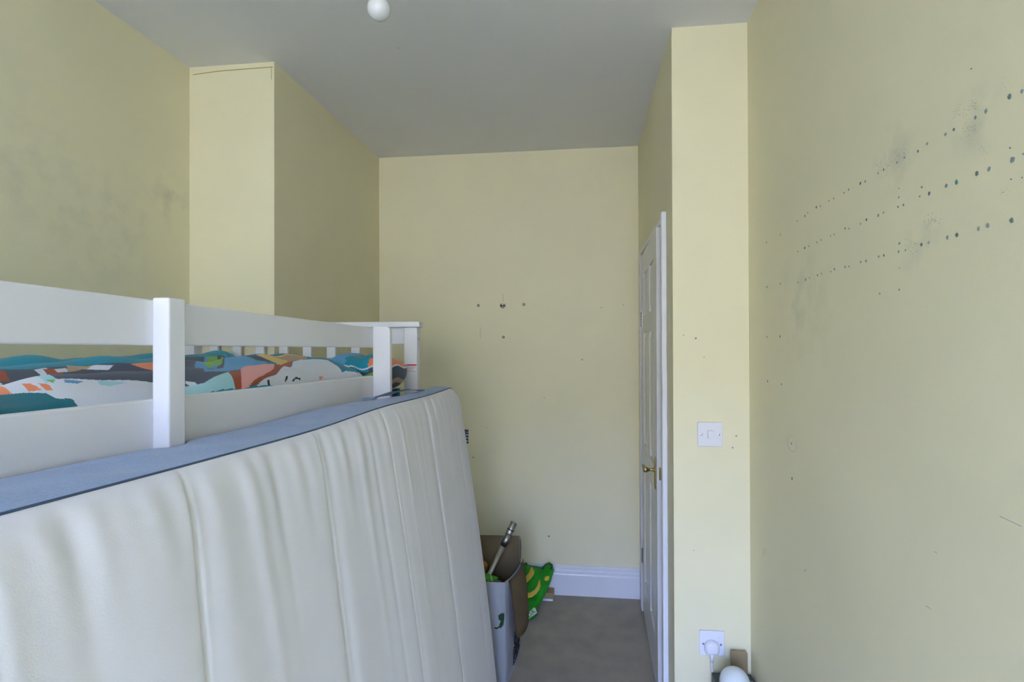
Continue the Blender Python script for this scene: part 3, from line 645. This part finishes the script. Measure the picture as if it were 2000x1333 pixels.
bm.faces.new(L_[0][::-1]); bm.faces.new(L_[-1]); finish('plug_body', bm, M_plastic, pg, True)
bm = bmesh.new(); tube(bm, [(cx_-0.001, YR-0.020, cz_-0.020), (cx_-0.001, YR-0.020, cz_-0.036), (cx_-0.001, YR-0.020, cz_-0.050)], [0.0085, 0.0065, 0.0045], 12); finish('cable_grip', bm, M_plastic, pg, True)
GX, GY, GZ = 0.483, 1.875, 0.361
bm = bmesh.new(); cp = [Vector(p) for p in ((cx_-0.001, YR-0.020, cz_-0.045), (cx_-0.001, YR-0.024, cz_-0.09), (cx_-0.001, YR-0.035, 0.22), (cx_-0.004, YR-0.05, 0.08), (cx_-0.01, YR-0.10, 0.01), (cx_-0.03, YR-0.17, 0.04), (0.420, 1.86, 0.16), (0.421, 1.865, 0.27), (0.424, 1.87, 0.325), (0.430, 1.875, 0.350), (0.4365, 1.876, 0.356))]
pts = []
for i in range(len(cp)-1):
    q0, q1, q2, q3 = cp[max(i-1, 0)], cp[i], cp[i+1], cp[min(i+2, len(cp)-1)]
    for t in np.linspace(0, 1, 8, endpoint=False): pts.append(0.5*((2*q1)+(q2-q0)*t+(2*q0-5*q1+4*q2-q3)*t*t+(3*q1-q0-3*q2+q3)*t**3))
pts.append(cp[-1]); tube(bm, pts, 0.0032, 8); finish('cable', bm, M_plastic, pg, True)

# small dark carton in the corner with a white globe in it
BX0, BX1, BY0, BY1, BH = 0.444, 0.576, 1.76, 2.025, 0.303
ct = thing('small_carton', ((BX0+BX1)/2, 1.9, 0), 'dark printed carton with open brown flap on the floor in the right corner', 'box')
part('side', M_packdark, ct, (BX0, BX1, BY1-0.003, BY1, 0.002, BH), bev=0)
part('side', M_packdark, ct, (BX0, BX1, BY0, BY0+0.003, 0.002, BH), bev=0)
part('side', M_packdark, ct, (BX0, BX0+0.003, BY0+0.0035, BY1-0.0035, 0.002, BH), bev=0)
part('side', M_packdark, ct, (BX1-0.003, BX1, BY0+0.0035, BY1-0.0035, 0.002, BH), bev=0)
part('bottom', M_packdark, ct, (BX0+0.0035, BX1-0.0035, BY0+0.0035, BY1-0.0035, 0.003, 0.008), bev=0)
fy_ = BY1+0.004; A0, A1 = on(1427, 1308, 'y', fy_), on(1460, 1308, 'y', fy_); zt = on(1440, 1271.5, 'y', fy_).z; r = 0.010
pl = [(A0.x, BH-0.004), (A1.x, BH-0.004)]+[(A1.x-r+r*math.cos(a), zt-r+r*math.sin(a)) for a in np.linspace(0, PI/2, 6)]+[(A0.x+0.004-0.004*math.sin(a), zt-0.004+0.004*math.cos(a)) for a in np.linspace(0, PI/2, 4)]
bm = bmesh.new(); sheet(bm, [(p[0], fy_, p[1]) for p in pl], 0.003); fl = finish('flap', bm, M_card, ct); fl['label'] = 'upright brown cardboard flap'
# folded-in dark side flap with pale lettering along the right wall
bm = bmesh.new(); sheet(bm, [(BX1-0.001, BY0, BH), (BX1-0.001, BY1, BH), (BX1-0.035, BY1-0.01, BH+0.004), (BX1-0.04, BY0, BH+0.004)], 0.0025); f2 = finish('flap', bm, M_packdark, ct); f2['label'] = 'dark flap with pale lettering'
bm = bmesh.new(); sheet(bm, [(BX0+0.001, BY0, BH), (BX0+0.001, BY1, BH), (BX0+0.03, BY1-0.01, BH+0.003), (BX0+0.03, BY0, BH+0.003)], 0.0025); f3 = finish('flap', bm, M_packdark, ct)
me = text_mesh('DELUXE', 0.026); me.transform(Matrix.Translation((BX1-0.019, 1.93, BH+0.0075)) @ Matrix.Rotation(-PI/2, 4, 'Z'))
me.transform(Matrix.Translation(-Vector(ct.location))); link('lettering', me, mat('pale_grey_print', (0.30, 0.36, 0.36, 1), 0.6), ct)
gl = thing('white_globe', (GX, GY, GZ-0.055), 'smooth white domed plastic lamp sitting in the small dark carton', 'lamp')
bm = bmesh.new(); pr = [(0.030, -0.045)]+[(0.0465*math.cos(a), 0.0465*math.sin(a)) for a in np.linspace(-0.85, PI/2-0.02, 22)]
lathe(bm, pr, (GX, GY, GZ), 'z', 40); finish('dome', bm, M_globe, gl, True)
bm = bmesh.new(); lathe(bm, [(0.032, -0.055), (0.034, -0.046), (0.034, -0.040)], (GX, GY, GZ), 'z', 32); finish('foot', bm, M_plastic, gl, True)
pk = thing('foam_packing', (GX, GY, 0.008), 'pale packing block under the white domed lamp in the dark carton', 'packing')
part('packing_block', M_plastic, pk, (GX-0.04, GX+0.05, GY-0.06, GY+0.06, 0.009, GZ-0.056), bev=0.004)

# ---------------------------------------------------------------- large open cardboard box
cb = thing('cardboard_box', (-0.55, 2.5, 0), 'open white and brown cardboard box behind the far end of the leaning mattress', 'box')
ca_, sa_ = math.cos(math.radians(-6)), math.sin(math.radians(-6))
N0 = Vector((-0.325, 2.345, 0)); ux = Vector((-ca_, sa_*0.6, 0)).normalized(); uy = Vector((0.075, 1, 0)).normalized()
BWd, BDp, BHt = 0.40, 0.33, 0.447
def wallquad(name, pts, th, m, parent=cb, solid=True):
    bm = bmesh.new(); vs = [bm.verts.new(p) for p in pts]; bm.faces.new(vs)
    bmesh.ops.solidify(bm, geom=list(bm.faces), thickness=th); return finish(name, bm, m, parent)
c0 = N0; c1 = N0+uy*BDp; c2 = c1+ux*BWd; c3 = N0+ux*BWd; up = Vector((0, 0, 1))
def duo(name, A, B_, z1, inward):
    """outer printed face and inner brown face"""
    o1 = wallquad(name, [A+up*0.002, B_+up*0.002, B_+up*z1, A+up*z1], 0.0015, M_cardwhite)
    i1 = wallquad('inner_face', [A+inward*0.003+up*0.004, B_+inward*0.003+up*0.004, B_+inward*0.003+up*z1, A+inward*0.003+up*z1], 0.002, M_card, cb); return o1
fr = duo('side', c0, c3, BHt-0.004, uy)
duo('side', c1, c2, 0.53, -uy)
duo('side', c3, c2, 0.50, -ux)
# right side bowed outwards at its rim
nb, nz_ = 14, 12
def right_pt(t, h, inner=0.0):
    b_ = c0.lerp(c1, t); bow = 0.026*math.sin(PI*min(t*0.97, 1))**0.7*(0.35+0.65*h/BHt)
    top_z = BHt+0.080*max(0, t-0.70)/0.30
    return b_+Vector((bow-inner, 0, 0.002+(top_z-0.002)*h/BHt))
for nm, inn, m_ in (('side', 0.0, M_cardwhite), ('inner_face', 0.003, M_card)):
    bm = bmesh.new(); G = [[bm.verts.new(right_pt(i/nb, k_/nz_*BHt, inn)) for k_ in range(nz_+1)] for i in range(nb+1)]
    for i in range(nb):
        for k_ in range(nz_): bm.faces.new((G[i][k_], G[i+1][k_], G[i+1][k_+1], G[i][k_+1]))
    bmesh.ops.solidify(bm, geom=list(bm.faces), thickness=0.0012); finish(nm, bm, m_, cb, True)
wallquad('bottom', [c0+up*0.004, c1+up*0.004, c2+up*0.004, c3+up*0.004], 0.003, M_card)
# flap folded down on the right
rim = [right_pt(t, BHt)+Vector((0.004, 0, 0)) for t in np.linspace(0.02, 0.74, 12)]
bm = bmesh.new(); G = []
for i, p in enumerate(rim):
    t = i/11; drop = 0.245+0.030*t+0.012*math.sin(t*PI)-(0.03 if i == 11 else 0)
    if i == 0: drop -= 0.03
    col_ = []
    for k_ in range(9):
        s = k_/8; col_.append(bm.verts.new(p+Vector((0.005+0.034*s**0.8-0.006*s*s, 0, -drop*s))))
    G.append(col_)
for i in range(11):
    for k_ in range(8): bm.faces.new((G[i][k_], G[i+1][k_], G[i+1][k_+1], G[i][k_+1]))
bmesh.ops.solidify(bm, geom=list(bm.faces), thickness=0.004); fp = finish('flap', bm, M_card, cb, True); fp['label'] = 'brown flap folded down outside'
# torn hole, print and pale edge tape on the near side
yv = 2.341
def flat_poly(name, pxs, axis, v, th, m, parent, lab=None):
    bm = bmesh.new(); sheet(bm, [on(px, py, axis, v) for px, py in pxs], th); o = finish(name, bm, m, parent)
    if lab: o['label'] = lab
    return o
flat_poly('torn_hole', [(973,1203),(979,1199),(985,1199),(985,1209),(983,1222),(977,1229),(975,1221),(978,1214),(974,1211)], 'y', yv, 0.001, M_darkgreen, cb)
flat_poly('torn_strip', [(966,1226),(970,1227),(976,1223),(977,1226),(970,1230),(965,1228)], 'y', yv-0.001, 0.001, M_darkgreen, cb)
# scribbled print low on the right side
bm = bmesh.new()
for k_ in range(9):
    t = 0.36+0.055*k_
    for (z0_, z1_) in ((0.03+0.012*(k_ % 3), 0.10+0.01*((k_*2) % 3)), (0.12, 0.165-0.008*(k_ % 2))):
        q0, q1 = right_pt(t, z0_)+Vector((0.0018, 0, 0)), right_pt(t+0.02*((k_ % 3)-1), z1_)+Vector((0.0018, 0, 0)); tube(bm, [q0, q1], 0.0022, 5)
for z_ in (0.03, 0.105, 0.17): tube(bm, [right_pt(t, z_)+Vector((0.0018, 0, 0)) for t in np.linspace(0.34, 0.84, 8)], 0.0018, 5)
finish('printed_mark', bm, M_black, cb)

# things inside the box
def blob(bm, c, r, sx=1, sy=1, sz=1):
    ret = bmesh.ops.create_icosphere(bm, subdivisions=3, radius=r)
    for v in ret['verts']:
        n = v.co.normalized(); k_ = 1+0.06*math.sin(n.x*5+n.z*3)+0.04*math.sin(n.y*7); v.co = Vector((v.co.x*sx*k_, v.co.y*sy*k_, v.co.z*sz*k_))+c
tu = thing('metal_tube', (-0.60, 2.46, 0.02), 'dull metal telescopic vacuum tube leaning in the open cardboard box', 'tube')
ta, tb = on(950, 1137, 'y', 2.53), on(1004, 1021, 'y', 2.58); dr = (tb-ta); lo = ta-dr*((ta.z-0.03)/dr.z); j = ta.lerp(tb, 0.80)
bm = bmesh.new(); tube(bm, [lo, j], 0.0125, 20); finish('lower_tube', bm, M_chrome, tu, True)
bm = bmesh.new(); tube(bm, [j-dr*0.001, j+dr*0.02, tb], [0.0155, 0.0155, 0.0160], 20); finish('upper_tube', bm, M_chrome, tu, True)
bm = bmesh.new(); tube(bm, [ta.lerp(tb, 0.87), ta.lerp(tb, 0.885)], 0.0168, 20); finish('ring', bm, M_black, tu, True)
bm = bmesh.new(); tube(bm, [ta.lerp(tb, 0.60), j], [0.0145, 0.0145], 20); finish('collar', bm, M_chrome, tu, True)
yb = thing('yellow_ball', on(943, 1107, 'y', 2.60), 'dull yellow ball among the clutter in the open cardboard box', 'ball')
bm = bmesh.new(); blob(bm, on(941, 1107, 'y', 2.60), 0.028); finish('ball_skin', bm, mat('mustard_rubber', (0.45, 0.27, 0.03, 1), 0.6, noise=0.2), yb, True)
gb = thing('crumpled_green_bag', on(955, 1128, 'y', 2.5)-Vector((0, 0, 0.06)), 'crumpled green and yellow bag inside the open cardboard box', 'bag')
bm = bmesh.new(); bc_ = on(952, 1141, 'y', 2.44); blob(bm, bc_, 0.055, 1.0, 0.9, 0.75)
for v in bm.verts:
    if v.co.z < bc_.z: v.co.z = bc_.z-(bc_.z-v.co.z)/0.044*(bc_.z-0.012); v.co.z = max(v.co.z, 0.012)
for v in bm.verts: v.co += Vector((random.uniform(-1, 1), random.uniform(-1, 1), random.uniform(-1, 1)))*0.004
finish('bag_body', bm, M_green, gb)
bm = bmesh.new(); sheet(bm, [on(957, 1144, 'y', 2.375), on(949, 1150, 'y', 2.375), on(952, 1136, 'y', 2.38)], 0.002); finish('yellow_print', bm, M_yellow, gb)
bm = bmesh.new(); sheet(bm, [on(958, 1121, 'y', 2.38), on(964, 1138, 'y', 2.38), on(959, 1136, 'y', 2.38)], 0.002); finish('yellow_print', bm, M_yellow, gb)
ip = thing('card_scrap', on(970, 1140, 'y', 2.40), 'curled brown card scrap just inside the near rim of the open box', 'cardboard')
bm = bmesh.new(); pl = [on(x_, y_, 'y', 2.385) for x_, y_ in ((963,1146),(966,1138),(972,1134),(979,1136),(981,1146),(975,1160),(962,1160))]; sheet(bm, pl, 0.003); finish('card_piece', bm, M_card, ip)

# ---------------------------------------------------------------- green shopping bag against the skirting
sb = thing('shopping_bag', (-0.30, 3.05, 0), 'bright green shopping bag printed with bananas, slumped against the back skirting board', 'bag')
PA, PBp, PC = Vector((-0.245, 2.93, 0.008)), Vector((-0.62, 2.90, 0.008)), Vector((-0.20, 3.205, 0.178))
nrm = (PBp-PA).cross(PC-PA).normalized()
if nrm.y > 0: nrm = -nrm
def onbag(px, py, off_=0.0):
    d = Vector(MR @ np.array([(px-1000)/F, -(py-666.5)/F, 1.0])); o = Vector((0, 0, CAMZ)); t = (PA+nrm*off_-o).dot(nrm)/d.dot(nrm); return o+d*t
outl = [(1012,1098),(1030,1104),(1048,1107),(1062,1110),(1067,1106),(1074,1104),(1080,1108),(1082,1113),(1076,1134),(1069,1151),(1060,1170),(1051,1184),(1049,1192),(1050,1199),(1040,1208),(1031,1213),(1020,1211),(1008,1205),(1000,1150)]
bm = bmesh.new(); vs = [bm.verts.new(onbag(*p)) for p in outl]; f_ = bm.faces.new(vs)
bmesh.ops.triangulate(bm, faces=[f_]); bmesh.ops.subdivide_edges(bm, edges=list(bm.edges), cuts=5, use_grid_fill=True)
for v in bm.verts:
    q = v.co; 
    if not v.is_boundary: v.co = q+nrm*(0.004+0.006*math.sin(q.x*48+q.z*60)+0.004*math.sin(q.y*80))
bmesh.ops.solidify(bm, geom=list(bm.faces), thickness=-0.012)
finish('bag_body', bm, M_green, sb, True)
def bagprint(name, pxs, m, lab=None, o_=0.016):
    bm = bmesh.new(); sheet(bm, [onbag(px, py, o_) for px, py in pxs], 0.0012); x = finish(name, bm, m, sb)
    if lab: x['label'] = lab
bagprint('banana_print', [(1022,1131),(1028,1126),(1033,1119),(1036,1112),(1039,1107),(1041,1112),(1044,1118),(1042,1124),(1037,1131),(1030,1138),(1025,1142),(1023,1137)], M_yellow)
bagprint('banana_print', [(1026,1160),(1036,1158),(1044,1153),(1049,1146),(1051,1140),(1053,1134),(1055,1134),(1055,1140),(1056,1145),(1053,1153),(1047,1161),(1039,1167),(1030,1169),(1026,1168)], M_yellow)
bagprint('banana_print', [(1064,1129),(1067,1126),(1073,1126),(1072,1133),(1067,1136),(1063,1133)], M_yellow)
bagprint('name_patch', [(1018,1213),(1043,1187),(1046,1189),(1049,1198),(1034,1208),(1025,1214)], M_lightprint)
qa, qb = onbag(1020, 1211, 0.018), onbag(1045, 1192, 0.018); ex = (qb-qa).normalized(); ey = nrm.cross(ex).normalized()
if ey.z < 0: ey = -ey
me = text_mesh('ASDA', 0.034, 0.0006); cen_ = onbag(1032, 1203.5, 0.0185)
me.transform(Matrix.Translation(cen_-Vector(sb.location)) @ Matrix((ex, ey, ex.cross(ey))).transposed().to_4x4()); link('lettering', me, M_green, sb)
bm = bmesh.new(); tube(bm, [onbag(1059, 1112, 0.016), onbag(1066, 1104, 0.02), onbag(1073, 1101, 0.02), onbag(1078, 1105, 0.018), onbag(1076, 1112, 0.016)], 0.006, 8); finish('handle', bm, M_darkgreen, sb, True)
bm = bmesh.new(); tube(bm, [onbag(1025, 1103, 0.014), onbag(1028, 1100, 0.016), onbag(1029, 1104, 0.014)], 0.004, 8); finish('handle', bm, M_darkgreen, sb, True)

# piece of brown card on the carpet by the skirting
p = on(1070, 1165, 'z', 0.0); cs = thing('card_offcut', p, 'brown cardboard offcut with a white edge lying by the skirting board beside the bag', 'cardboard')
bm = bmesh.new(); box(bm, -0.29, -0.163, 3.165, 3.238, 0.012, 0.044, bev=0.001); finish('card_piece', bm, M_card, cs)
bm = bmesh.new(); box(bm, -0.29, -0.168, 3.158, 3.235, 0.001, 0.0118, bev=0.001); finish('white_edge', bm, M_plastic, cs)
p = on(1217, 1167, 'z', 0.003); ps = thing('paint_flake', p, 'tiny white paint flake on the carpet under the back skirting board', 'paint flake')
bm = bmesh.new(); sheet(bm, [p+Vector(q) for q in ((-0.006, -0.02, 0), (0.006, -0.018, 0), (0.003, -0.014, 0.014), (-0.001, -0.014, 0.010))], 0.002); finish('flake', bm, M_plastic, ps)
